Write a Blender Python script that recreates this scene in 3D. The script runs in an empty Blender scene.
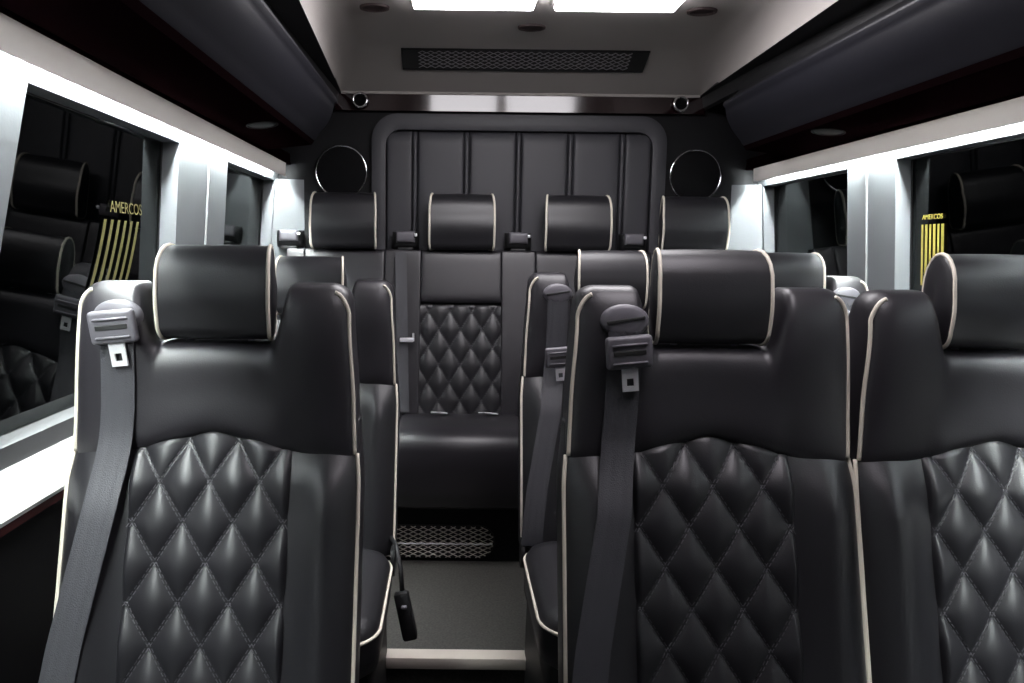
import bpy, bmesh, math, random
from mathutils import Vector, Matrix
from mathutils.bvhtree import BVHTree
PI = math.pi
random.seed(4)
SC = bpy.context.scene
COL = SC.collection
CZ = 1.25          # camera height above the cabin floor
CX = -0.262        # camera stands left of the cabin's centre line

# ------------------------------------------------------------------ materials
def mat(name, col, rough=0.5, metal=0.0, spec=0.5, coat=0.0, bump=0.0, bscale=200.0, emit=None, estr=0.0, vary=0.0, vscale=8.0, sheen=0.0):
    m = bpy.data.materials.new(name); m.use_nodes = True
    nt = m.node_tree; b = nt.nodes['Principled BSDF']
    b.inputs['Base Color'].default_value = (*col, 1)
    b.inputs['Roughness'].default_value = rough
    b.inputs['Metallic'].default_value = metal
    b.inputs['Specular IOR Level'].default_value = spec
    b.inputs['Coat Weight'].default_value = coat
    b.inputs['Coat Roughness'].default_value = 0.04
    if sheen: b.inputs['Sheen Weight'].default_value = sheen
    if emit:
        b.inputs['Emission Color'].default_value = (*emit, 1)
        b.inputs['Emission Strength'].default_value = estr
    tc = nt.nodes.new('ShaderNodeTexCoord')
    if bump:
        n = nt.nodes.new('ShaderNodeTexNoise'); n.inputs['Scale'].default_value = bscale; n.inputs['Detail'].default_value = 4
        bp = nt.nodes.new('ShaderNodeBump'); bp.inputs['Strength'].default_value = bump; bp.inputs['Distance'].default_value = 0.002
        nt.links.new(tc.outputs['Object'], n.inputs['Vector'])
        nt.links.new(n.outputs['Fac'], bp.inputs['Height']); nt.links.new(bp.outputs['Normal'], b.inputs['Normal'])
    if vary:
        n = nt.nodes.new('ShaderNodeTexNoise'); n.inputs['Scale'].default_value = vscale; n.inputs['Detail'].default_value = 5
        r = nt.nodes.new('ShaderNodeValToRGB')
        r.color_ramp.elements[0].position = 0.35; r.color_ramp.elements[1].position = 0.7
        r.color_ramp.elements[0].color = (*[c * (1 - vary) for c in col], 1)
        r.color_ramp.elements[1].color = (*[min(1, c * (1 + vary)) for c in col], 1)
        nt.links.new(tc.outputs['Object'], n.inputs['Vector'])
        nt.links.new(n.outputs['Fac'], r.inputs['Fac']); nt.links.new(r.outputs['Color'], b.inputs['Base Color'])
    return m

M = {}
M['leather'] = mat('black_leather', (.014, .0135, .016), .39, spec=.5, bump=.12, bscale=420)
M['leather_soft'] = mat('black_leather_soft', (.018, .0165, .020), .40, spec=.5, bump=.12, bscale=420)
M['thread'] = mat('grey_thread', (.075, .072, .082), .55)
M['piping'] = mat('cream_piping', (.74, .69, .58), .45)
M['belt'] = mat('grey_belt_webbing', (.045, .045, .052), .5, bump=.5, bscale=500)
M['plastic'] = mat('black_plastic', (.012, .012, .013), .5, spec=.35)
M['greyplastic'] = mat('dark_grey_plastic', (.12, .115, .13), .42)
M['metal'] = mat('bright_metal', (.92, .92, .95), .38, metal=.4)
M['chrome'] = mat('chrome', (.85, .85, .87), .12, metal=1)
M['red'] = mat('red_plastic', (.45, .02, .02), .4)
M['gloss'] = mat('black_gloss', (.005, .002, .0025), .45, spec=.0)
M['gloss_strip'] = mat('mirror_black_gloss', (.012, .004, .005), .09, spec=.6, coat=.15)
M['pad'] = mat('overhead_vinyl', (.008, .008, .012), .42, bump=.1, bscale=350)
M['darkwall'] = mat('dark_wall_vinyl', (.006, .006, .007), .6, spec=.2)
M['ribpanel'] = mat('ribbed_vinyl', (.034, .034, .040), .5, bump=.15, bscale=300)
M['pillar'] = mat('grey_pillar_trim', (.15, .16, .17), .45, bump=.1, bscale=150)
M['sill'] = mat('grey_sill', (.16, .165, .17), .45)
M['whitetrim'] = mat('white_trim', (.45, .45, .445), .45)
M['fascia'] = mat('pale_fascia', (.66, .63, .62), .5)
_nt = M['fascia'].node_tree; _b = _nt.nodes['Principled BSDF']
_tl = _nt.nodes.new('ShaderNodeBsdfTranslucent'); _tl.inputs['Color'].default_value = (.80, .755, .74, 1)
_mx = _nt.nodes.new('ShaderNodeMixShader'); _mx.inputs[0].default_value = .22
_nt.links.new(_b.outputs[0], _mx.inputs[1]); _nt.links.new(_tl.outputs[0], _mx.inputs[2])
_nt.links.new(_mx.outputs[0], _nt.nodes['Material Output'].inputs['Surface'])
M['burgundy'] = mat('burgundy_strip', (.10, .03, .03), .2)
M['ceiling'] = mat('warm_grey_headliner', (.42, .39, .37), .85, bump=.3, bscale=250)
M['ceilspot'] = mat('headliner_grommet', (.05, .03, .03), .6)
M['floor'] = mat('dark_speckled_vinyl', (.055, .052, .048), .55, vary=.35, vscale=160, bump=.1)
M['carpet'] = mat('black_floor', (.012, .012, .012), .8)
M['nosing'] = mat('pale_nosing', (.62, .56, .50), .4)
M['diffuser'] = mat('ceiling_light_diffuser', (.9, .9, .9), .5, emit=(1.0, .965, 1.0), estr=12.0)
M['fill_dim'] = mat('dim_fill_diffuser', (.9, .9, .9), .5, emit=(1.0, .965, 1.0), estr=1.2)  # weak left panel of the added, unseen fill pair
M['fill_strong'] = mat('strong_fill_diffuser', (.9, .9, .9), .5, emit=(1.0, .93, 1.0), estr=10.0)  # strong right panel of the added, unseen fill pair
M['led'] = mat('led_strip', (.9, .9, .9), .5, emit=(.93, 1.0, .985), estr=520.0)
M['speaker'] = mat('speaker_grille', (.004, .004, .0045), .7, spec=.08)
M['yellow'] = mat('yellow_sign_reflection', (.30, .25, .05), .5, emit=(.62, .50, .10), estr=.06)  # sign reflection painted on the right pane, with a faint glow
M['olive'] = mat('dim_sign_reflection', (.085, .075, .022), .5)  # dimmer colour for the reflection painted on the left pane
M['label'] = mat('dark_label', (.015, .014, .01), .4)

# expanded-metal mesh (heater and ceiling grilles): the wires are real geometry; this is the dark backing
M['vent_back'] = mat('vent_backing', (.01, .01, .01), .7)
M['wire'] = mat('steel_wire', (.62, .58, .52), .35, metal=.5)
M['wire_dark'] = mat('dark_steel_wire', (.30, .28, .30), .3, metal=.6)

g = bpy.data.materials.new('tinted_glass'); g.use_nodes = True
nt = g.node_tree; nt.nodes.remove(nt.nodes['Principled BSDF'])
out = nt.nodes['Material Output']
tr = nt.nodes.new('ShaderNodeBsdfTransparent'); tr.inputs['Color'].default_value = (.10, .115, .115, 1)
gl = nt.nodes.new('ShaderNodeBsdfGlossy'); gl.inputs['Roughness'].default_value = .015; gl.inputs['Color'].default_value = (.85, .88, .87, 1)
fr = nt.nodes.new('ShaderNodeFresnel'); fr.inputs['IOR'].default_value = 1.45
mx = nt.nodes.new('ShaderNodeMixShader')
nt.links.new(fr.outputs[0], mx.inputs[0]); nt.links.new(tr.outputs[0], mx.inputs[1]); nt.links.new(gl.outputs[0], mx.inputs[2])
nt.links.new(mx.outputs[0], out.inputs['Surface'])
M['glass'] = g

# ------------------------------------------------------------------ helpers
class MB:
    def __init__(s): s.v = []; s.f = []
    def add(s, vs, fs):
        b = len(s.v); s.v += [tuple(v) for v in vs]; s.f += [tuple(b + i for i in f) for f in fs]; return s
    def box(s, x0, x1, y0, y1, z0, z1, bev=0.0, seg=2):
        bm = bmesh.new(); bmesh.ops.create_cube(bm, size=1)
        for v in bm.verts:
            v.co = Vector(((x0 + x1) / 2 + v.co.x * (x1 - x0), (y0 + y1) / 2 + v.co.y * (y1 - y0), (z0 + z1) / 2 + v.co.z * (z1 - z0)))
        if bev: bmesh.ops.bevel(bm, geom=bm.edges[:], offset=bev, segments=seg, affect='EDGES', profile=.5)
        return s.bm(bm)
    def bm(s, bm):
        bm.verts.index_update()
        s.add([v.co.copy() for v in bm.verts], [[v.index for v in f.verts] for f in bm.faces]); bm.free(); return s
    def prism(s, pts, axis, a, b):
        # pts: 2D polygon; axis: extrusion axis 0/1/2
        def P(p, t):
            q = [0, 0, 0]; o = [i for i in range(3) if i != axis]; q[o[0]] = p[0]; q[o[1]] = p[1]; q[axis] = t; return q
        n = len(pts); vs = [P(p, a) for p in pts] + [P(p, b) for p in pts]
        fs = [(i, (i + 1) % n, n + (i + 1) % n, n + i) for i in range(n)] + [tuple(range(n))[::-1], tuple(range(n, 2 * n))]
        return s.add(vs, fs)
    def tube(s, pts, r, n=8, closed=False, cap=True):
        pts = [Vector(p) for p in pts]; N = len(pts)
        if N < 2: return s
        up = Vector((0, 0, 1)); rings = []; prev = None
        for i, p in enumerate(pts):
            a = pts[i - 1] if (i > 0 or closed) else p
            c = pts[(i + 1) % N] if (i < N - 1 or closed) else p
            t = (c - a)
            if t.length < 1e-9: t = Vector((0, 0, 1))
            t.normalize()
            if prev is None:
                ref = up if abs(t.dot(up)) < .9 else Vector((1, 0, 0))
                u = t.cross(ref).normalized()
            else:
                u = prev - t * prev.dot(t)
                if u.length < 1e-6: u = t.cross(up)
                u.normalize()
            prev = u; w = t.cross(u)
            rings.append([p + (u * math.cos(2 * PI * k / n) + w * math.sin(2 * PI * k / n)) * r for k in range(n)])
        vs = [q for rg in rings for q in rg]; fs = []
        for i in range(N if closed else N - 1):
            j = (i + 1) % N
            for k in range(n):
                l = (k + 1) % n
                fs.append((i * n + k, i * n + l, j * n + l, j * n + k))
        if not closed and cap: fs += [tuple(range(n))[::-1], tuple((N - 1) * n + k for k in range(n))]
        return s.add(vs, fs)
    def grid(s, P, nu, nv, closed_u=False):
        vs = [P(i, j) for j in range(nv) for i in range(nu)]; fs = []
        for j in range(nv - 1):
            for i in range(nu if closed_u else nu - 1):
                k = (i + 1) % nu
                fs.append((j * nu + i, j * nu + k, (j + 1) * nu + k, (j + 1) * nu + i))
        return s.add(vs, fs)
    def shift(s, f):
        s.v = [tuple(f(Vector(v))) for v in s.v]; return s
    def build(s, name, m, parent=None, smooth=True, angle=None, kind=None, merge=False):
        me = bpy.data.meshes.new(name); me.from_pydata(s.v, [], s.f)
        bm = bmesh.new(); bm.from_mesh(me)
        if merge: bmesh.ops.remove_doubles(bm, verts=bm.verts[:], dist=1e-5)
        bmesh.ops.recalc_face_normals(bm, faces=bm.faces[:]); bm.to_mesh(me); bm.free()
        me.materials.append(M[m])
        for p in me.polygons: p.use_smooth = smooth
        if smooth and angle:
            me.set_sharp_from_angle(angle=math.radians(angle))
        o = bpy.data.objects.new(name, me); COL.objects.link(o)
        if parent: o.parent = parent
        if kind: o['kind'] = kind
        return o

def tag(o, label, cat, group=None):
    o['label'] = label; o['category'] = cat
    if group: o['group'] = group
    return o
def empty(name, loc, label, cat, group=None):
    o = bpy.data.objects.new(name, None); COL.objects.link(o); o.location = loc
    o.empty_display_size = .1
    return tag(o, label, cat, group)
def sgnpow(x, p): return math.copysign(abs(x) ** p, x)
def sm(a, b, x):
    t = max(0, min(1, (x - a) / (b - a))); return t * t * (3 - 2 * t)
def copy_tree(o, parent=None, local=None):
    c = o.copy(); COL.objects.link(c)
    if parent: c.parent = parent
    for ch in list(o.children): copy_tree(ch, c)
    return c

def superE(u, n): return max(0.0, 1 - abs(u) ** n) ** (1.0 / n)

def pillow(P, T, nu=40, nv=40, eu=5, ev=4, dmid=.06, front=None, tb=None):
    """closed cushion: P(u,s)->(x,z); front extra offset front(x,z); returns MB in (x, d, z)"""
    mb = MB(); us = [math.sin(PI / 2 * (-1 + 2 * i / (nu - 1))) for i in range(nu)]
    ss = [math.sin(PI / 2 * (-1 + 2 * j / (nv - 1))) for j in range(nv)]
    tb = T if tb is None else tb
    def F(i, j):
        u, s = us[i], ss[j]; x, z = P(u, s); e = superE(u, eu) * superE(s, ev)
        d = dmid - T * e
        if front: d += front(x, z) * e
        return (x, d, z)
    def B(i, j):
        u, s = us[i], ss[j]; x, z = P(u, s); e = superE(u, eu) * superE(s, ev)
        return (x, dmid + tb * e, z)
    mb.grid(F, nu, nv); mb.grid(B, nu, nv)
    return mb

# ------------------------------------------------------------------ cabin shell
YB = 3.0            # rear wall plane
YF = -1.1           # front end of what is modelled
def xin(z):         # inner side-wall half width at height z (abs)
    return .955 + .075 * (1.53 - z)
WT = .055
def wall_slab(mb, sgn, y0b, y1b, y0t, y1t, z0, z1, inset=0.0, thick=WT):
    vs = []
    for z, ya, yb in ((z0, y0b, y1b), (z1, y0t, y1t)):
        xi, xo = xin(z) - inset, xin(z) + thick
        vs += [(sgn * xi, ya, z), (sgn * xi, yb, z), (sgn * xo, yb, z), (sgn * xo, ya, z)]
    fs = [(0, 1, 2, 3), (4, 5, 6, 7), (0, 1, 5, 4), (1, 2, 6, 5), (2, 3, 7, 6), (3, 0, 4, 7)]
    mb.add(vs, fs)

ZT, ZW0, ZW1 = 1.60, .915, 1.513
floor = MB().box(-1.12, 1.12, YF, 3.3, -.05, 0).build('floor', 'carpet', smooth=False, kind='structure')
plat = MB().box(-1.02, 1.02, 1.94, YB, 0.0, .13).build('trim_1', 'floor', smooth=False, kind='structure')
MB().box(-1.0, 1.0, 1.915, 1.965, .100, .134, .004).build('trim_2', 'nosing', kind='structure', angle=40)
for side, sg in (('left', -1), ('right', 1)):
    pil_a, pil_b = ((1.93, 2.34) if sg < 0 else (2.08, 2.33))
    wl = MB()
    wall_slab(wl, sg, YF, YB, YF, YB, 0, ZW0 - .10)                     # dark lower panel
    wall_slab(wl, sg, YF, YB, YF, YB, 1.60, 2.08)                       # dark side above the light ledge
    W = wl.build('wall_' + side, 'darkwall', smooth=False, kind='structure')
    pm = MB()
    wall_slab(pm, sg, YF, YB, YF, YB, ZW1, ZT)                          # header above the glass
    wall_slab(pm, sg, .62, 1.10, .70, 1.25, ZW0, ZW1)                   # front pillar
    wall_slab(pm, sg, pil_a, pil_b, pil_a, pil_b, ZW0, ZW1)             # middle pillar
    wall_slab(pm, sg, 2.95, YB, 2.95, YB, ZW0, ZW1)                     # rear pillar
    wall_slab(pm, sg, YF, -.6, YF, -.6, ZW0, ZW1)
    pm.build('wall_' + side, 'pillar', W, smooth=False)
    # raised joint down the middle pillar
    sp = MB()
    yy = pil_a + (pil_b - pil_a) * .55
    wall_slab(sp, sg, yy, yy + .012, yy, yy + .012, ZW0, ZW1, inset=.006, thick=0)
    sp.build('pillar_joint', 'sill', W, smooth=False)
    sl = MB(); wall_slab(sl, sg, YF, YB, YF, YB, ZW0 - .035, ZW0 + .002, inset=.004)
    sl.build('window_ledge', 'sill', W, smooth=False)
    st = MB(); xt, xb = xin(ZW0 - .036), xin(ZW0 - .095)
    st.prism([(sg * (xt - .010), ZW0 - .036), (sg * (xb - .062), ZW0 - .090), (sg * (xb - .062), ZW0 - .096), (sg * xb, ZW0 - .096), (sg * (xt + .02), ZW0 - .036)], 1, YF, YB)
    st.build('ledge_strip', 'whitetrim', W, smooth=False)
    bg = MB(); wall_slab(bg, sg, YF, YB, YF, YB, ZW0 - .118, ZW0 - .0962, inset=.052)
    bg.build('ledge_lower_strip', 'burgundy', W, smooth=False)
    # fascia hiding the light strip
    fa = MB(); pts = [(sg * .908, 1.526), (sg * .906, 1.577), (sg * .911, 1.577), (sg * .913, 1.526)]
    fa.prism(pts, 1, YF, 2.93)
    fa.build('trim_' + ('3' if sg < 0 else '4'), 'fascia', smooth=False, kind='structure')
    led = MB().box(min(sg * .930, sg * .944), max(sg * .930, sg * .944), -.45, 2.90, 1.5705, 1.5755)
    o = led.build('light_strip', 'led', smooth=False)
    tag(o, 'long white light strip tucked behind the pale ledge above the %s windows' % side, 'light strip')
    bk = MB().prism([(sg * .903, 1.5775), (sg * .901, 1.583), (sg * .905, 1.588), (sg * .905, 1.62), (sg * 1.04, 1.62), (sg * 1.04, 1.60), (sg * .93, 1.5775)], 1, YF, YB)
    bk.build('trim_' + ('5' if sg < 0 else '6'), 'gloss', smooth=False, kind='structure')
    # glass panes
    for k, (a0, a1, t0, t1) in enumerate(((1.10, pil_a, 1.25, pil_a), (pil_b, 2.95, pil_b, 2.95), (-.6, .62, -.6, .70))):
        n = (1 if sg < 0 else 4) + k
        gm = MB(); vs = []
        for z, ya, yb in ((ZW0, a0, a1), (ZW1, t0, t1)):
            for dx in (.046, .052):
                vs += [(sg * (xin(z) + dx), ya, z), (sg * (xin(z) + dx), yb, z)]
        gm.add(vs, [(0, 1, 5, 4)])
        w = gm.build('window_%d' % n, 'glass', smooth=False, kind='structure')
        if w.data.polygons[0].normal.x * sg > 0: w.data.flip_normals()
        # slim black rubber seal round the pane
        sq = [Vector(vs[0]), Vector(vs[1]), Vector(vs[5]), Vector(vs[4])]
        MB().tube(sq, .004, 6, closed=True).build('window_seal', 'plastic', w)

# rear wall with lit corner posts
rw = MB().box(-1.03, 1.03, YB, YB + .06, 0, 2.1).build('wall_rear', 'darkwall', smooth=False, kind='structure')
for sg in (-1, 1):
    MB().prism([(sg * .85, YB - .004), (sg * 1.02, YB - .004), (sg * 1.02, YB - .05), (sg * .88, YB - .012)], 2, .6, 1.52).build('corner_post', 'pillar', rw, smooth=False)
MB().box(-1.2, 1.2, YF - .05, YF, 0, 2.1).build('wall_front', 'darkwall', smooth=False, kind='structure')
# gloss strip above the ribbed panel
_p = [(YB, 1.787)]; _yy = YB - .026
for _k in range(13):
    _z = 1.787 + .113 * _k / 12; _p.append((_yy, _z)); _yy -= .113 / 12 * math.tan(math.radians(1.0 + 4.2 * _k / 12))
_p.append((YB, 1.900))
MB().prism(_p, 0, -.72, .72).build('trim_7', 'gloss_strip', kind='structure', angle=30)

# ribbed rear panel
rp = empty('ribbed_panel', (0, YB, 1.2), 'black padded panel with upright seams on the rear wall between the round speakers', 'wall panel')
def rrect(x0, x1, z0, z1, r, n=8, top_only=True):
    p = [(x0, z0), (x1, z0)]
    p += [(x1 - r + r * math.cos(a), z1 - r + r * math.sin(a)) for a in [PI / 2 * k / n for k in range(n + 1)]]
    p += [(x0 + r + r * math.cos(a), z1 - r + r * math.sin(a)) for a in [PI / 2 + PI / 2 * k / n for k in range(n + 1)]]
    return p
outer = rrect(-.578, .578, -.25, .576, .10); inner = rrect(-.524, .524, -.25, .515, .06)
fm = MB(); n = len(outer)
lv = [(outer, -.002), (outer, -.030), ([(a[0] * .4 + b[0] * .6, a[1] * .4 + b[1] * .6) for a, b in zip(outer, inner)], -.036), (inner, -.030), (inner, -.010)]
for (la, da), (lb, db) in zip(lv, lv[1:]):
    vs = [(p[0], da, p[1]) for p in la] + [(p[0], db, p[1]) for p in lb]
    fm.add(vs, [(i, (i + 1) % n, n + (i + 1) % n, n + i) for i in range(n)])
fm.build('panel_frame', 'ribpanel', rp, merge=True, angle=50)
seams = [-.397 + .2045 * k - .012 for k in range(5)]
edges = [-.521] + seams + [.521]
pm = MB()
for a, b in zip(edges, edges[1:]):
    x0 = a + (.011 if a != edges[0] else 0); x1 = b - (.011 if b != edges[-1] else 0)
    P = lambda u, s, x0=x0, x1=x1: ((x0 + x1) / 2 + u * (x1 - x0) / 2, .13 + s * .385)
    q = pillow(P, .014, 14, 12, eu=7, ev=14, dmid=-.004, tb=.002)
    pm.add(q.v, q.f)
for x in seams:
    q = pillow(lambda u, s: (x + u * .0095, .13 + s * .385), .014, 8, 12, eu=3, ev=14, dmid=-.002, tb=.001); pm.add(q.v, q.f)
pm.build('padding', 'ribpanel', rp)

# round speakers and small round lamps
def ring_mesh(R, r, y, n=48):
    return MB().tube([(R * math.cos(2 * PI * k / n), y, R * math.sin(2 * PI * k / n)) for k in range(n)], r, 8, closed=True)
def disc(R, y0, y1, n=40, dome=0):
    mb = MB(); prof = [(R, y0), (R, y1), (R * .85, y1 - dome * .3), (R * .5, y1 - dome * .8), (R * .2, y1 - dome), (0.0005, y1 - dome)]
    return mb.grid(lambda i, j: (prof[j][0] * math.cos(2 * PI * i / n), prof[j][1], prof[j][0] * math.sin(2 * PI * i / n)), n, len(prof), closed_u=True)
for sg, s in ((-1, 'left'), (1, 'right')):
    t = empty('speaker', (sg * .700, YB - .004, 1.552), 'large round black speaker with thin chrome ring, %s of the ribbed rear panel' % s, 'speaker', 'rear wall speakers')
    disc(.097, 0, -.012, dome=.008).build('speaker_grille', 'speaker', t, angle=50)
    ring_mesh(.100, .0040, -.012).build('speaker_ring', 'chrome', t)
    t = empty('tweeter', (sg * .622, YB - .034, 1.822), 'small round tweeter with a metal ring above the large %s speaker' % s, 'tweeter', 'small rear tweeters')
    disc(.024, 0, -.006, dome=-.003).build('tweeter_dome', 'speaker', t, angle=50)
    ring_mesh(.0265, .0052, -.008, 32).build('tweeter_ring', 'chrome', t)

# overhead bins
for side, sg in (('left', -1), ('right', 1)):
    t = empty('overhead_bin', (sg * .8, 1.0, 1.6), 'long black padded overhead bin running above the %s windows' % side, 'overhead bin', 'overhead bins')
    y0, y1 = YF - 1.0, 2.60 - 1.0
    def pr(pts, nm, m, a=35):
        P = [(sg * x - sg * .8, z + CZ - 1.6) for x, z in pts]
        MB().prism(P, 1, y0, y1).build(nm, m, t, smooth=True, angle=a)
    # padded face with rounded lip on its upper edge
    face = [(.742, .362), (.730, .372)]
    for k in range(9):
        a = k / 8; face.append((.722 + (-.056 + .0) * a - .012 * math.sin(PI * a), .385 + .105 * a))
    face += [(.657, .500), (.660, .512), (.672, .516), (.690, .508), (.75, .45), (.76, .37)]
    pr(face, 'padded_face', 'pad', 60)
    pr([(.735, .366), (.745, .352), (.900, .334), (.925, .338), (.925, .350), (.76, .372)], 'gloss_underside', 'gloss', 25)
    pr([(.668, .514), (.72, .500), (.74, .56), (.725, .60), (.712, .60), (.705, .545)], 'upper_recess', 'plastic', 25)

# ceiling insert with coved edges, and the black beams beside it
mb = MB()
def edge_x(y): return .697 if y >= 2.97 else max(.60, .697 - .059 * (2.97 - y))
ys = [YF, 0, 1.0, 1.6, 2.0, 2.4, 2.72]
rows = []
for y in ys:
    ex = edge_x(y); zr = CZ + .605 - .017 * max(0, (2.97 - y))
    zr = max(zr, CZ + .58)
    r = []
    for k in range(9):
        a = PI / 2 * k / 8; r.append((-(ex - .09 * (1 - math.cos(a))), y, zr + (CZ + .72 - zr) * math.sin(a)))
    r += [(-(ex - .09) * (1 - k / 4) + (ex - .09) * k / 4, y, CZ + .72) for k in range(1, 4)]
    for k in range(8, -1, -1):
        a = PI / 2 * k / 8; r.append(((ex - .09 * (1 - math.cos(a))), y, zr + (CZ + .72 - zr) * math.sin(a)))
    rows.append(r)
for k in range(1, 9):       # the rear slope
    t = k / 8; y = 2.72 + .25 * t; ex = .683 + .014 * t; zt = CZ + .72 - .115 * t; zr = CZ + .601 + .004 * t
    r = []
    for q in range(9):
        a = PI / 2 * q / 8; w = .09 * (1 - t) + .012; r.append((-(ex - w * (1 - math.cos(a))), y, zr + (zt - zr) * math.sin(a)))
    w = .09 * (1 - t) + .012
    r += [(-(ex - w) * (1 - q / 4) + (ex - w) * q / 4, y, zt) for q in range(1, 4)]
    for q in range(8, -1, -1):
        a = PI / 2 * q / 8; r.append(((ex - w * (1 - math.cos(a))), y, zr + (zt - zr) * math.sin(a)))
    rows.append(r)
nu = len(rows[0])
mb.grid(lambda i, j: rows[j][i], nu, len(rows))
ceil = mb.build('ceiling', 'ceiling', kind='structure', angle=50)
# closing lip down to the gloss strip at the rear
MB().box(-.697, .697, 2.965, YB, CZ + .598, CZ + .66).build('ceiling_lip', 'ceiling', ceil, smooth=False)
for sg in (-1, 1):
    bm_ = MB()
    yl = [YF, 0, 1.0, 1.6, 2.0, 2.4, 2.72, 2.97, YB]
    def Q(i, j):
        y = yl[j]; ex = edge_x(y); zr = max(CZ + .605 - .017 * max(0, (2.97 - y)), CZ + .58)
        prof = [(ex, zr + .02), (ex, zr - .0005), (.706, zr - .004), (.712, zr - .045), (.73, zr - .05), (.76, zr), (.76, zr + .2), (ex, zr + .2)]
        return (sg * prof[i][0], y, prof[i][1])
    bm_.grid(Q, 8, len(yl), closed_u=True)
    bm_.build('ceiling_beam', 'plastic', ceil, angle=25)
MB().box(-1.05, 1.05, YF, YB, 2.06, 2.10).build('roof', 'darkwall', ceil, smooth=False)

# ceiling lights; the front pair is unseen, added as fill for the near row
for i, (x, y, lab) in enumerate(((-.205, 1.905, 'left one of the two bright ceiling light panels cut by the top of the photo'),
                                 (.205, 1.905, 'right one of the two bright ceiling light panels cut by the top of the photo'),
                                 (-.2115, .85, 'unseen front left fill light panel, added ahead of the two bright ones'),
                                 (.2115, .85, 'unseen front right fill light panel, added ahead of the two bright ones'))):
    t = empty('ceiling_light', (x, y, CZ + .72), lab, 'ceiling light', 'ceiling light panels')
    MB().box(-.176, .176, -.36, .36, -.026, -.004, .008, 2).build('light_diffuser', ('diffuser', 'diffuser', 'fill_dim', 'fill_strong')[i], t, smooth=False)
    f_ = MB().tube([(-.181, -.365, -.002), (.181, -.365, -.002), (.181, .365, -.002), (-.181, .365, -.002)], .005, 6, closed=True)
    f_.build('light_frame', 'ceiling', t)

# grommets in the headliner
for x, y, lab in ((-.50, 2.32, 'left'), (-.01, 2.50, 'middle'), (.48, 2.32, 'right')):
    t = MB(); n = 28
    prof = [(.045, .000), (.044, -.006), (.036, -.007), (.032, -.002), (.0005, -.001)]
    t.grid(lambda i, j: (prof[j][0] * math.cos(2 * PI * i / n), prof[j][0] * .8 * math.sin(2 * PI * i / n), prof[j][1]), n, 5, closed_u=True)
    o = t.build('ceiling_grommet', 'ceilspot', angle=40); o.location = (x, y, CZ + .7195)
    tag(o, 'small dark round grommet in the grey ceiling, %s one of three' % lab, 'grommet', 'ceiling grommets')

# expanded metal grilles
def mesh_grille(w, h, cell_w, cell_h, r, inside):
    mb = MB()
    nx = int(w / cell_w) + 2; nz = int(h / cell_h) + 2
    for j in range(nz):
        for sgn in (1, -1):
            run = []
            for i in range(nx * 4 + 1):
                x = -w / 2 - cell_w / 2 + i * cell_w / 4; ph = (i / 4.0) * 2 * PI
                z = -h / 2 + j * cell_h + sgn * cell_h * .25 * math.cos(ph) + (0 if sgn > 0 else cell_h * .5) - cell_h * .25
                if inside(x, z): run.append((x, (-.0015 if sgn > 0 else .0005), z))
                else:
                    if len(run) > 1: mb.tube(run, r, 4, cap=False)
                    run = []
            if len(run) > 1: mb.tube(run, r, 4, cap=False)
    return mb
# ceiling grille, on the rear slope
slope = math.atan2(.115, .25)
t = empty('ceiling_vent', (-.006, 2.72 + .25 * .27, CZ + .72 - .115 * .27 - .004), 'long dark mesh vent across the sloping rear of the grey ceiling', 'vent')
t.rotation_euler = (PI / 2 - slope, 0, 0)   # local -Y looks down at the cabin
w_, h_ = .885, .108
ins = lambda x, z: abs(x) < w_ / 2 - .055 and abs(z) < h_ / 2 - .006
MB().box(-w_ / 2, w_ / 2, .000, .004, -h_ / 2, h_ / 2, .001, 1).build('vent_backing', 'vent_back', t, smooth=False)
mesh_grille(w_, h_, .030, .020, .0019, ins).build('vent_mesh', 'wire_dark', t)
MB().tube([(-w_ / 2, 0, -h_ / 2), (w_ / 2, 0, -h_ / 2), (w_ / 2, 0, h_ / 2), (-w_ / 2, 0, h_ / 2)], .004, 6, closed=True).build('vent_rim', 'plastic', t)

# downlight rings in the gloss undersides
for sg, s in ((-1, 'left'), (1, 'right')):
    t = empty('downlight', (sg * .80, 2.15, CZ + .347), 'small unlit round downlight with thin metal ring, in the glossy underside over the %s windows' % s, 'downlight', 'bin downlights')
    t.rotation_euler = (0, sg * .12, 0)
    n = 32
    MB().tube([(.043 * math.cos(2 * PI * k / n), .043 * math.sin(2 * PI * k / n), -.003) for k in range(n)], .0022, 6, closed=True).build('downlight_ring', 'plastic', t)
    d = MB().grid(lambda i, j: ([.040, .036, .001][j] * math.cos(2 * PI * i / n), [.040, .036, .001][j] * math.sin(2 * PI * i / n), [-.001, -.004, -.003][j]), n, 3, closed_u=True)
    d.build('downlight_lens', 'plastic', t)

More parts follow.
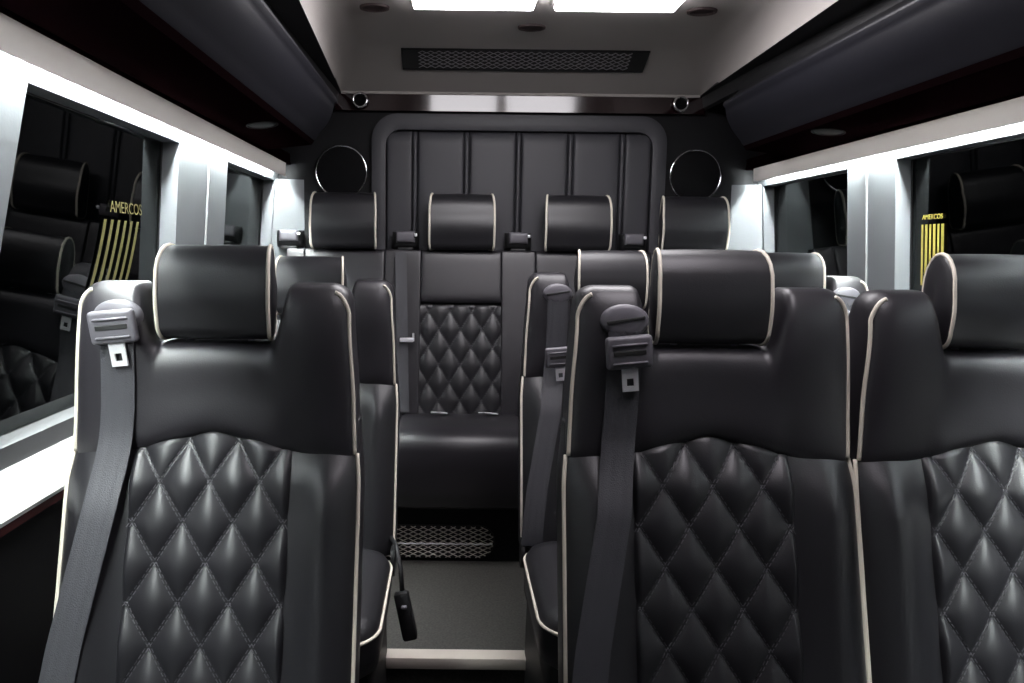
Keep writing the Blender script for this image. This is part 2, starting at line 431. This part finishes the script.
# outside yellow sign's reflection, painted on the panes as stripes and lettering
def text_mesh(s, size, matname, parent, name, rot, loc):
    cu = bpy.data.curves.new('txt', 'FONT'); cu.body = s; cu.size = size; cu.extrude = .0004; cu.align_x = 'CENTER'
    to = bpy.data.objects.new('txt', cu); COL.objects.link(to)
    bpy.context.view_layer.update()
    me = bpy.data.meshes.new_from_object(to); bpy.data.objects.remove(to)
    me.name = name; me.materials.clear(); me.materials.append(M[matname])
    o = bpy.data.objects.new(name, me); COL.objects.link(o); o.parent = parent
    o.rotation_euler = rot; o.location = loc; return o
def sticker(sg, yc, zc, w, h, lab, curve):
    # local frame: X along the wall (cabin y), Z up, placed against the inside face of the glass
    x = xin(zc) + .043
    t = empty('window_sticker', (sg * x, yc, zc), lab, 'sticker', 'painted yellow window reflections')
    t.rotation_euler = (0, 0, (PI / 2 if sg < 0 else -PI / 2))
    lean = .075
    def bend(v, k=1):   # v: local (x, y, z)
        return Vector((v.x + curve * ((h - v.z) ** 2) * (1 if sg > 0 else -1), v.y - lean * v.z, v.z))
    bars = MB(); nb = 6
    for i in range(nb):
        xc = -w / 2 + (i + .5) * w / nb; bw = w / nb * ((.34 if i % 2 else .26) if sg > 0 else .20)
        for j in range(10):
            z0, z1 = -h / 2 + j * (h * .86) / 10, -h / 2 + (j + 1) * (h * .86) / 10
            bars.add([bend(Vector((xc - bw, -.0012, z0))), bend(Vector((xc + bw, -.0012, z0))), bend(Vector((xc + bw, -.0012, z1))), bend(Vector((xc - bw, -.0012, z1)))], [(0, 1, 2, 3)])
    bars.build('reflection_stripes', 'olive' if sg < 0 else 'yellow', t, smooth=False)
    to = text_mesh('AMERCOS', w * .185, 'olive' if sg < 0 else 'yellow', t, 'reflection_lettering', (PI / 2, 0, 0), (0, -lean * h / 2 - .001, h * .43))
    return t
sticker(-1, 1.73, 1.225, .20, .23, 'larger painted yellow striped sticker with small lettering, on the big left window', .9)
sticker(1, 1.985, 1.265, .10, .19, 'smaller painted yellow striped sticker with small lettering, on the right window beside the pillar', .0)

# ------------------------------------------------------------------ passenger seats
REC = .22
def lean_(v):
    q = (.99 - v.z) / .05
    soft = .05 * (math.log1p(math.exp(q)) if q < 30 else q)
    return Vector((v.x, v.y - .28 * soft, v.z))
QH = .128           # quilt half width
DW, DH = .079, .124 # one diamond
def body_W(z): return .230 + .0075 * sm(.95, .85, z)
def body_front(x, z):
    ax = abs(x)
    return -.030 * math.exp(-((ax - .188) / .040) ** 2) * sm(.95, .82, z) + .006 + .018 * sm(.86, .96, z)
def body_P(u, s):
    z = .47 + (s + 1) / 2 * .49
    return (u * body_W(z), z)
def pad_zb(x): return .936 - .052 * sm(-.02, .215, abs(x)) + .002
def pad_zt(x):
    ax = abs(x); z = 1.192
    z -= .100 * sm(.128, .092, ax)                # notch under the headrest
    if ax > .190: 
        q = (ax - .190) / .0366; z -= .034 * (1 - math.sqrt(max(0, 1 - min(1, q) ** 2)))
    return z
def pad_P(u, s):
    x = u * .2265; zb, zt = pad_zb(x), pad_zt(x)
    z = zb + (zt - zb) * (s + 1) / 2
    x *= 1 - .035 * sm(.98, 1.15, z) + .012 * sm(1.0, .90, z)
    return (x, z)
def pad_front(x, z):
    return .014 * math.exp(-(x / .12) ** 2) * sm(.90, 1.05, z) + .012 * sm(1.10, .93, z)
def body_d(x, z):
    u = x / body_W(z); s = (z - .47) / .49 * 2 - 1
    e = superE(u, 5) * superE(s, 8)
    return .068 - .06 * e + body_front(x, z) * e
def quilt_puff(x, z, dw=DW, dh=DH):
    a = x / dw + z / dh; b = x / dw - z / dh
    return (abs(math.sin(PI * a)) * abs(math.sin(PI * b))) ** .55
def quilt_part(parent, half, z0, ztop, dfun, xf, dw=DW, dh=DH, amp=.013, name='quilted_panel', nx=90, nz=170):
    mb = MB()
    def P(i, j):
        u = -1 + 2 * i / (nx - 1); t = j / (nz - 1); x = u * half; zt = ztop(x); z = z0 + (zt - z0) * t
        ed = min(1, (1 - abs(u)) / .06) * min(1, (1 - t) * 30)
        ed = math.sqrt(max(0, ed))
        d = dfun(x, z) - amp * quilt_puff(x, z, dw, dh) * ed - .0015 * ed + .004 * (1 - ed)
        return xf(Vector((x, d, z)))
    mb.grid(P, nx, nz)
    q = mb.build(name, 'leather', parent)
    st = MB()     # twin rows of stitches along every seam
    for fam in (0, 1):
        L = math.hypot(dw, dh)
        for c in range(-40, 60):
            # seam a=c: x/dw + z/dh = c  ;  b=c: x/dw - z/dh = c
            nst = int((ztop(0) - z0) / .0085)
            for k in range(nst):
                za = z0 + k * .0085; zb = za + .0056
                def X(z): return dw * (c - z / dh) if fam == 0 else dw * (c + z / dh)
                xa, xb = X(za), X(zb)
                if abs(xa) > half * .97 or abs(xb) > half * .97 or zb > ztop(xb) - .006: continue
                for off in (-.0024, .0024):
                    p = Vector((xa + off, dfun(xa, za) - .0019 - amp * quilt_puff(xa + off, za, dw, dh), za)); r = Vector((xb + off, dfun(xb, zb) - .0019 - amp * quilt_puff(xb + off, zb, dw, dh), zb))
                    st.tube([xf(p), xf(r)], .0009, 3, cap=False)
    st.build('stitching', 'thread', q)
    return q

def headrest(parent, w, h, dep, rtop, at, xf=lambda v: v, bow=.004, pr=.0034, mname='leather', taper=.15):
    """pillow with a rounded top, welted at both ends; at = (x, y_front, z_bottom)"""
    prof = []; n = 10; rb = dep * .28
    # profile in (y, z), y=0 is the front, going round
    def arc(cy, cz, r, a0, a1, rz=None):
        rz = rz or r
        for k in range(n + 1):
            a = a0 + (a1 - a0) * k / n; prof.append((cy + r * math.cos(a), cz + rz * math.sin(a)))
    arc(rb, rb, rb, PI * 1.5, PI)
    for k in range(1, 6): prof.append((-bow * math.sin(PI * k / 6), rb + (h - rtop - rb) * k / 6))
    arc(dep / 2, h - rtop, dep / 2, PI, 0, rtop)
    arc(dep - rb, rb, rb, 0, -PI / 2)
    cy = dep / 2; cz = h * .5; N = len(prof)
    xs = [(-w / 2 - .006, .30), (-w / 2 - .005, .72), (-w / 2 - .003, .93), (-w / 2, 1.0), (-w / 2 + .006, 1.0), (-w / 4, 1.012), (0, 1.018), (w / 4, 1.012), (w / 2 - .006, 1.0), (w / 2, 1.0), (w / 2 + .003, .93), (w / 2 + .005, .72), (w / 2 + .006, .30)]
    mb = MB()
    def P(i, j):
        x, s = xs[j]; y, z = prof[i]
        x *= 1 - taper * max(0, y / dep)
        return xf(Vector((at[0] + x, at[1] + cy + (y - cy) * s, at[2] + cz + (z - cz) * s)))
    mb.grid(P, N, len(xs), closed_u=True)
    b = len(mb.v)
    mb.f.append(tuple(range(N))); mb.f.append(tuple((len(xs) - 1) * N + i for i in range(N)))
    o = mb.build('headrest', mname, parent, angle=60)
    for sx in (-1, 1):
        pts = [xf(Vector((at[0] + sx * (w / 2 - .001) * (1 - taper * max(0, y / dep)), at[1] + cy + (y - cy) * 1.005, at[2] + cz + (z - cz) * 1.005))) for y, z in prof]
        MB().tube(pts, pr, 6, closed=True).build('piping', 'piping', o)
    return o

def rr_loop(hx, y0, y1, r, inset=0, n=6):
    """rounded rectangle in plan, hx half width"""
    hx -= inset; y0 += inset; y1 -= inset; r = max(.01, r - inset); p = []
    for cx, cy, a0 in ((hx - r, y1 - r, 0), (-hx + r, y1 - r, PI / 2), (-hx + r, y0 + r, PI), (hx - r, y0 + r, PI * 1.5)):
        for k in range(n + 1):
            a = a0 + PI / 2 * k / n; p.append((cx + r * math.cos(a), cy + r * math.sin(a)))
    return p
def cushion(parent, hx, y0, y1, ztop, th, r, name='seat_cushion', piping=True, m='leather'):
    lv = [(.02, ztop - th), (.004, ztop - th + .012), (0, ztop - th * .6), (0, ztop - .045), (.004, ztop - .028), (.014, ztop - .012), (.035, ztop - .002), (.07, ztop + .005), (.12, ztop + .008)]
    mb = MB(); loops = [rr_loop(hx, y0, y1, r, i) for i, z in lv]; n = len(loops[0])
    mb.grid(lambda i, j: (loops[j][i][0], loops[j][i][1], lv[j][1]), n, len(lv), closed_u=True)
    mb.f.append(tuple(range(n))); mb.f.append(tuple((len(lv) - 1) * n + i for i in range(n)))
    c = mb.build(name, m, parent, angle=60)
    if piping:
        l = rr_loop(hx, y0, y1, r, .001, 10)
        MB().tube([(x, y, ztop - .036) for x, y in l], .0038, 6, closed=True).build('piping', 'piping', c)
    return c

def ray_front(bvh, x, z):
    h = bvh.ray_cast(Vector((x, -1.5, z)), Vector((0, 1, 0)))
    return h[0].y if h[0] else None

def make_seat():
    root = empty('passenger_seat', (0, 0, 0), 'seat', 'seat', 'quilted single passenger seats')
    # lower backrest body
    bp = pillow(body_P, .06, 60, 60, eu=5, ev=8, dmid=.068, front=body_front).shift(lean_)
    body = bp.build('backrest', 'leather', root, merge=True)
    pp = pillow(pad_P, .068, 96, 56, eu=5, ev=3.2, dmid=.060, front=pad_front).shift(lean_)
    pad = pp.build('shoulder_pad', 'leather_soft', root, merge=True)
    q = quilt_part(body, QH, .50, lambda x: pad_zb(x) + .02, body_d, lean_)
    # piping down both sides: pad and lower body
    for sx in (-1, 1):
        pts = []
        run = [(sx * .985, -.84 + 1.61 * k / 39) for k in range(40)]
        run += [(sx * ((.985) - .10 * (1 - math.cos(PI / 2 * k / 12))), .77 + .15 * math.sin(PI / 2 * k / 12)) for k in range(1, 13)]
        for u, s in run:
            x, z = pad_P(u, s); e = superE(u, 5) * superE(s, 3.2)
            pts.append(lean_(Vector((x, .060 - .068 * e + pad_front(x, z) * e - .002, z))))
        MB().tube(pts, .0036, 6).build('piping', 'piping', pad)
        pts = []
        for k in range(50):
            s = -.95 + 1.74 * k / 49; u = sx * .985
            x, z = body_P(u, s); e = superE(u, 5) * superE(s, 8)
            pts.append(lean_(Vector((x, .068 - .06 * e + body_front(x, z) * e - .003, z))))
        MB().tube(pts, .0036, 6).build('piping', 'piping', body)
    headrest(root, .180, .156, .100, .058, (0, .012, 1.097))
    for sx in (-.05, .05):
        MB().tube([(sx, .055, 1.03), (sx, .055, 1.12)], .006, 8).build('headrest_post', 'metal', root)
    cushion(root, .235, -.575, -.11, .505, .125, .085)
    # base and pedestal
    MB().box(-.215, .215, -.52, .0, .29, .385, .02).build('seat_base', 'plastic', root, angle=40)
    MB().prism([(-.44, .0), (-.44, .30), (-.06, .30), (-.02, .0)], 0, -.211, .211).build('pedestal', 'plastic', root, smooth=False)
    # hinge covers at both sides
    for sx in (-1, 1):
        n = 20; pc = [(-.12 + .035 * math.cos(2 * PI * k / n), .46 + .04 * math.sin(2 * PI * k / n)) for k in range(n)]
        MB().prism(pc, 0, min(sx * .228, sx * .2375), max(sx * .228, sx * .2375)).build('hinge_cover', 'plastic', root, angle=40)
    # belt hardware, on the seat's -x shoulder
    allm = MB().add(bp.v, bp.f).add(pp.v, pp.f)
    bvh = BVHTree.FromPolygons([Vector(v) for v in allm.v], allm.f)
    gx, gz = -.145, 1.137
    gy = ray_front(bvh, gx, gz) or 0
    n = 36
    prof = [(1.0, .006), (1.0, -.003), (.93, -.008), (.78, -.0105), (.4, -.012), (.01, -.0125)]
    gd = MB().grid(lambda i, j: (gx + .038 * prof[j][0] * math.cos(2 * PI * i / n), gy + prof[j][1], gz + .027 * prof[j][0] * math.sin(2 * PI * i / n)), n, 6, closed_u=True)
    guide = gd.build('belt_guide', 'greyplastic', root, angle=50)
    MB().box(-.030, .030, -.0030, 0.004, -.0026, .0026, .001, 1).shift(lambda v: Matrix.Rotation(-.16, 4, 'Y') @ v + Vector((gx, gy - .0118, gz + .002))).build('guide_slot', 'vent_back', guide, smooth=False)
    # webbing: hangs from the guide down the outer bolster
    path = [(-.145, 1.125), (-.145, 1.06), (-.147, .99), (-.152, .92), (-.162, .83), (-.180, .73), (-.198, .63), (-.208, .55), (-.212, .49)]
    P = []
    for k in range(len(path) - 1):
        for m_ in range(5):
            t = m_ / 5; P.append((path[k][0] * (1 - t) + path[k + 1][0] * t, path[k][1] * (1 - t) + path[k + 1][1] * t))
    P.append(path[-1]); hw = .0265
    ydepth = []
    for x, z in P:
        c = [ray_front(bvh, x + a * hw, z) for a in (-.8, -.4, 0, .4, .8)]
        c = [q for q in c if q is not None]; ydepth.append((min(c) if c else 0) - .006)
    for _ in range(6):
        ydepth = [min(ydepth[i], (ydepth[max(0, i - 1)] + ydepth[min(len(P) - 1, i + 1)]) / 2) for i in range(len(P))]
    ydepth[0] = gy - .010; 
    mbt = MB()
    def BP(i, j):
        x, z = P[j]; u = -1 + 2 * i / 8; rib = .0012 * math.cos(u * PI * 3.2)
        return (x + u * hw, ydepth[j] - rib, z)
    mbt.grid(BP, 9, len(P)); mbt.grid(lambda i, j: tuple(a + b for a, b in zip(BP(i, j), (0, .003, 0))), 9, len(P))
    mbt.build('belt_webbing', 'belt', root)
    # stop plate with ribs + metal tongue
    zi = 1.075
    yb = ray_front(bvh, -.146, zi) - .020
    pl = MB().box(-.036, .036, -.009, .007, -.027, .027, .006, 3)
    pl.box(-.027, .027, -.0125, -.006, .012, .016, .0015, 1).box(-.027, .027, -.0125, -.006, -.018, -.014, .0015, 1)
    plate = pl.build('belt_plate', 'greyplastic', root, angle=40); plate.location = (-.146, yb, zi)
    MB().box(-.025, .025, -.0105, -.004, -.0035, .0045, .001, 1).build('plate_slot', 'vent_back', plate, smooth=False)
    # tongue: flat metal blade with a rectangular hole
    def frame_pts(w, h, zc, r=.004):
        return [(-w / 2, zc - h / 2), (w / 2, zc - h / 2), (w / 2, zc + h / 2), (-w / 2, zc + h / 2)]
    o4, i4 = frame_pts(.025, .042, -.044), frame_pts(.011, .013, -.050)
    tg = MB(); vs = [(x, y, z) for y in (-.003, .001) for x, z in o4 + i4]
    fs = []
    for k in range(4):
        l = (k + 1) % 4
        fs += [(k, l, 4 + l, 4 + k), (8 + k, 8 + l, 12 + l, 12 + k), (k, l, 8 + l, 8 + k), (4 + k, 4 + l, 12 + l, 12 + k)]
    tg.add(vs, fs).build('belt_tongue', 'metal', plate, smooth=False)
    # buckle on its stalk, inboard side
    st = MB().tube([(.222, -.10, .52), (.242, -.15, .515), (.256, -.19, .47), (.262, -.215, .42)], .006, 6)
    st.build('buckle_stalk', 'plastic', root)
    bk = MB().box(-.018, .018, -.018, .018, -.06, .06, .007, 2).shift(lambda v: Matrix.Rotation(-.15, 4, 'X') @ Matrix.Rotation(-.22, 4, 'Y') @ v + Vector((.272, -.232, .365)))
    b = bk.build('belt_buckle', 'plastic', root, angle=40)
    MB().box(.262, .276, -.262, -.250, .395, .402, .002, 1).build('buckle_button', 'greyplastic', b, smooth=False)
    return root

proto = make_seat()
spots = [
    (-.653, 1.20, 0.0, 'black quilted seat nearest on the left, brightly lit belt plate on its shoulder', 1.122),
    (.172, 1.20, 0.002, 'black quilted seat in the near row just right of the aisle, grey belt plate', 1.042),
    (.651, 1.20, 0.0, 'black quilted seat cut by the right edge of the photo, by the right window', 1.075),
    (-.646, 1.99, -.026, 'black seat half hidden behind the nearest left seat, buckle in the aisle', 1.03),
    (.176, 1.99, .0, 'black seat in the second row right of the aisle, metal belt tongue hanging low', .925),
    (.656, 1.99, .0, 'black seat by the right middle pillar, mostly hidden, shoulder lit white', 1.03),
]
for i, (x, y, dz, lab, zp) in enumerate(spots):
    s = proto if i == 0 else copy_tree(proto)
    s.location = (x, y, dz); s['label'] = lab
    for ch in s.children:
        if ch.name.startswith('belt_plate'):
            dzp = zp - 1.075
            ch.location.z += dzp
            ch.location.y += (-.022 if zp < 1.0 else .0)
            if i == 0: ch.location.x += .004; ch.rotation_euler = (.10, -.10, 0)
    if x > .5: s.scale.x = -1
    if x < 0: s.scale.x = 1.035
    else:
        for ch in list(s.children):
            if ch.name.startswith(('buckle_stalk', 'belt_buckle')):
                for g2 in list(ch.children): bpy.data.objects.remove(g2)
                bpy.data.objects.remove(ch)

# ------------------------------------------------------------------ rear bench
BY = 2.90
bench = empty('rear_bench', (0, BY, .13), 'long black leather bench along the rear wall with four piped headrests', 'bench')
def bl(v): return Vector((v.x, v.y - .20 * max(0, 1.25 - v.z), v.z - .13))
cols = [-.675, -.222, .222, .668]
mb_ = pillow(lambda u, s: (u * .90, .93 + s * .30), .012, 20, 20, eu=14, ev=10, dmid=.03, tb=.015).shift(bl)
mb_.build('backrest', 'plastic', bench, merge=True)
for c in cols:
    q = pillow(lambda u, s: (c + u * .1560, 1.1485 + s * .1015), .045, 40, 24, eu=22, ev=7, dmid=.03, tb=.01).shift(bl)
    q.build('upper_pad', 'leather_soft', bench, merge=True)
    qp = quilt_part(bench, .172, .60, lambda x: 1.045, lambda x, z: .012, lambda v, c=c: bl(Vector((v.x + c, v.y, v.z))), .083, .135, .010, nx=90, nz=100)
    headrest(bench, .250, .212, .105, .075, (c, -.050, 1.252 - .13), bow=.010, pr=.0046)
bounds = [-.90] + [v for c in cols for v in (c - .156, c + .156)] + [.90]
for k in range(0, 10, 2):
    a, b = bounds[k], bounds[k + 1]
    q = pillow(lambda u, s: ((a + b) / 2 + u * ((b - a) / 2 - .0002), .93 + s * .32), (.040), 30, 40, eu=24, ev=18, dmid=.03, tb=.01).shift(bl)
    q.build('side_pad', 'leather_soft', bench, merge=True)
# seat cushion: one long roll-fronted shape with shallow seams
prof = [(-.14, .46), (-.14, .60)] 
cp = []
for y, z in [(-.10, .48), (-.10, .625), (-.16, .632), (-.28, .634), (-.36, .632), (-.41, .622), (-.437, .600), (-.447, .565), (-.445, .50), (-.435, .42), (-.425, .37), (-.40, .35), (-.30, .35)]:
    cp.append((y, z - .13))
xs = [-.90]
for a in (-.44, .0, .44):
    xs += [a - .012, a - .004, a, a + .004, a + .012]
xs += [.90]
def CP(i, j):
    x = xs[j]; y, z = cp[i]; d = min(abs(x - a) for a in (-.44, 0, .44))
    k = .006 * max(0, 1 - d / .012) if d < .012 else 0
    return (x, y + (k if y < -.3 else 0), z - (k if z > .4 else 0))
mb = MB().grid(CP, len(cp), len(xs), closed_u=True)
mb.f.append(tuple(range(len(cp)))); mb.f.append(tuple((len(xs) - 1) * len(cp) + i for i in range(len(cp))))
mb.build('seat_cushion', 'leather_soft', bench, angle=60)
MB().box(-.90, .90, -.33, .04, 0.0, .24).build('bench_base', 'darkwall', bench, smooth=False)
# belt guides beside the headrests
for k, x in enumerate((-.895, -.44, .0, .45)):
    lab = ['far left belt guide, lit white below the end of the left light ledge', 'belt guide between the two left headrests of the rear bench', 'belt guide between the middle headrests of the rear bench', 'belt guide between the two right headrests of the rear bench'][k]
    t = empty('belt_retractor', (x, BY + .055, 1.252), lab, 'belt guide', 'rear bench belt guides')
    q = pillow(lambda u, s: (u * .052, .034 + s * .034), .042, 20, 16, eu=3.5, ev=2.6, dmid=-.005, tb=.02)
    hs = q.build('retractor_housing', 'plastic', t, merge=True)
    q = pillow(lambda u, s: (u * .037, .047 + s * .022), .014, 20, 14, eu=4, ev=3, dmid=-.044, tb=.02)
    q.build('retractor_cover', 'greyplastic', t, merge=True)
    MB().box(-.006, .006, -.012, .004, -.006, .006, .003, 2).shift(lambda v: v + Vector((.040, -.048, .054))).build('retractor_stud', 'metal', t, angle=40)
    MB().box(-.030, .030, -.052, -.010, -.006, .006, .003, 2).build('retractor_lip', 'plastic', t, angle=40)
# hanging belt of the bench with its tongue, and buckles lying in the crease
t = empty('bench_belt', (-.455, BY - .03, 1.24), 'dark belt with silver tongue hanging down the rear bench back', 'seat belt')
def bb(x, z): return (x, -.20 * (-z) + .0 - .0, z)
MB().grid(lambda i, j: (-.022 + .044 * i / 4 + .02 * j / 9, -.008 - .20 * (.60 * j / 9), -.60 * j / 9), 5, 10).build('belt_webbing', 'belt', t)
MB().box(-.026, .026, -.012, .004, -.008, .008, .003, 2).box(.022, .030, -.010, .002, -.006, .026, .002, 1).shift(lambda v: v + Vector((.028, -.082, -.330))).build('belt_tongue', 'metal', t, angle=40)
def buckle(x, y, z, lab, rot):
    t = empty('bench_buckle', (x, y, z), lab, 'belt buckle', 'rear bench buckles')
    t.rotation_euler = rot
    MB().box(-.016, .016, -.03, .03, -.010, .010, .004, 2).build('buckle_body', 'metal', t, angle=40)
    MB().box(-.011, .011, -.036, -.028, -.006, .006, .002, 1).build('buckle_button', 'red', t, smooth=False)
buckle(-.462, BY - .20, .655, 'silver buckle at the seat crease beside the hanging belt of the rear bench', (.6, 0, .1))
def blade(x, lab, w):
    o = MB().box(-w, w, -.012, .012, -.003, .003, .002, 1).box(-w * .5, w * .2, -.03, -.010, -.002, .002, .001, 1).build('belt_tongue_blade', 'metal', None, angle=40)
    o.location = (x, BY - .165, .640); o.rotation_euler = (-.3, .05, 0)
    tag(o, lab, 'belt tongue', 'tongues on the rear bench')
blade(-.30, 'flat silver belt tongue lying in the crease under the quilted rear bench back, left one', .032)
blade(-.115, 'flat silver belt tongue lying in the crease under the quilted rear bench back, right one', .038)

# heater grille in the bench base
gv = empty('heater_grille', (-.355, BY - .333, .205), 'pill-shaped metal mesh heater grille low in the front of the rear bench base', 'grille')
hw_, hh_ = .265, .062
def in_pill(x, z):
    r = hh_ - .003
    if abs(x) < hw_ - hh_: return abs(z) < r
    return math.hypot(abs(x) - (hw_ - hh_), z) < r
pill = []
for k in range(13): a = -PI / 2 + PI * k / 12; pill.append((hw_ - hh_ + hh_ * math.cos(a), hh_ * math.sin(a)))
for k in range(13): a = PI / 2 + PI * k / 12; pill.append((-hw_ + hh_ + hh_ * math.cos(a), hh_ * math.sin(a)))
MB().prism(pill, 1, -.004, .001).build('grille_backing', 'vent_back', gv, smooth=False)
o = mesh_grille(2 * hw_, 2 * hh_, .036, .0165, .0017, in_pill).shift(lambda v: v + Vector((0, -.008, 0))).build('grille_mesh', 'wire', gv)
MB().tube([(x, -.011, -.006 + .0018 * math.cos(x / .036 * 2 * PI)) for x in [-hw_ + .01 + (2 * hw_ - .02) * k / 80 for k in range(81)]], .0032, 5).build('grille_bar', 'metal', gv)

# ------------------------------------------------------------------ light, world, camera
w = bpy.data.worlds.new('night'); SC.world = w; w.use_nodes = True
w.node_tree.nodes['Background'].inputs[0].default_value = (.5, .6, .7, 1)
w.node_tree.nodes['Background'].inputs[1].default_value = .004

cam = bpy.data.cameras.new('camera'); co = bpy.data.objects.new('camera', cam); COL.objects.link(co)
cam.sensor_width = 36; cam.lens = 740 / math.cos(math.atan2(91.5, 740)) * 0 + 740 / 1024 * 36
cam.shift_x = 62 / 1024; cam.clip_start = .02
co.location = (CX, 0, CZ)
pitch = math.atan2(91.5, 740)
co.rotation_mode = 'QUATERNION'
rot = Matrix.Rotation(PI / 2 - pitch, 4, 'X') @ Matrix.Rotation(math.radians(.70), 4, 'Z')
co.rotation_quaternion = rot.to_quaternion()
SC.camera = co
vs = SC.view_settings
SC.display_settings.display_device = 'sRGB'
vs.view_transform = 'Standard'; vs.look = 'None'; vs.exposure = 0.0; vs.gamma = 1.0; vs.use_curve_mapping = False
SC.cycles.use_denoising = True
SC.cycles.max_bounces = 8; SC.cycles.diffuse_bounces = 4; SC.cycles.glossy_bounces = 4; SC.cycles.transparent_max_bounces = 8
SC.cycles.sample_clamp_indirect = 4
SC.cycles.caustics_reflective = False; SC.cycles.caustics_refractive = False
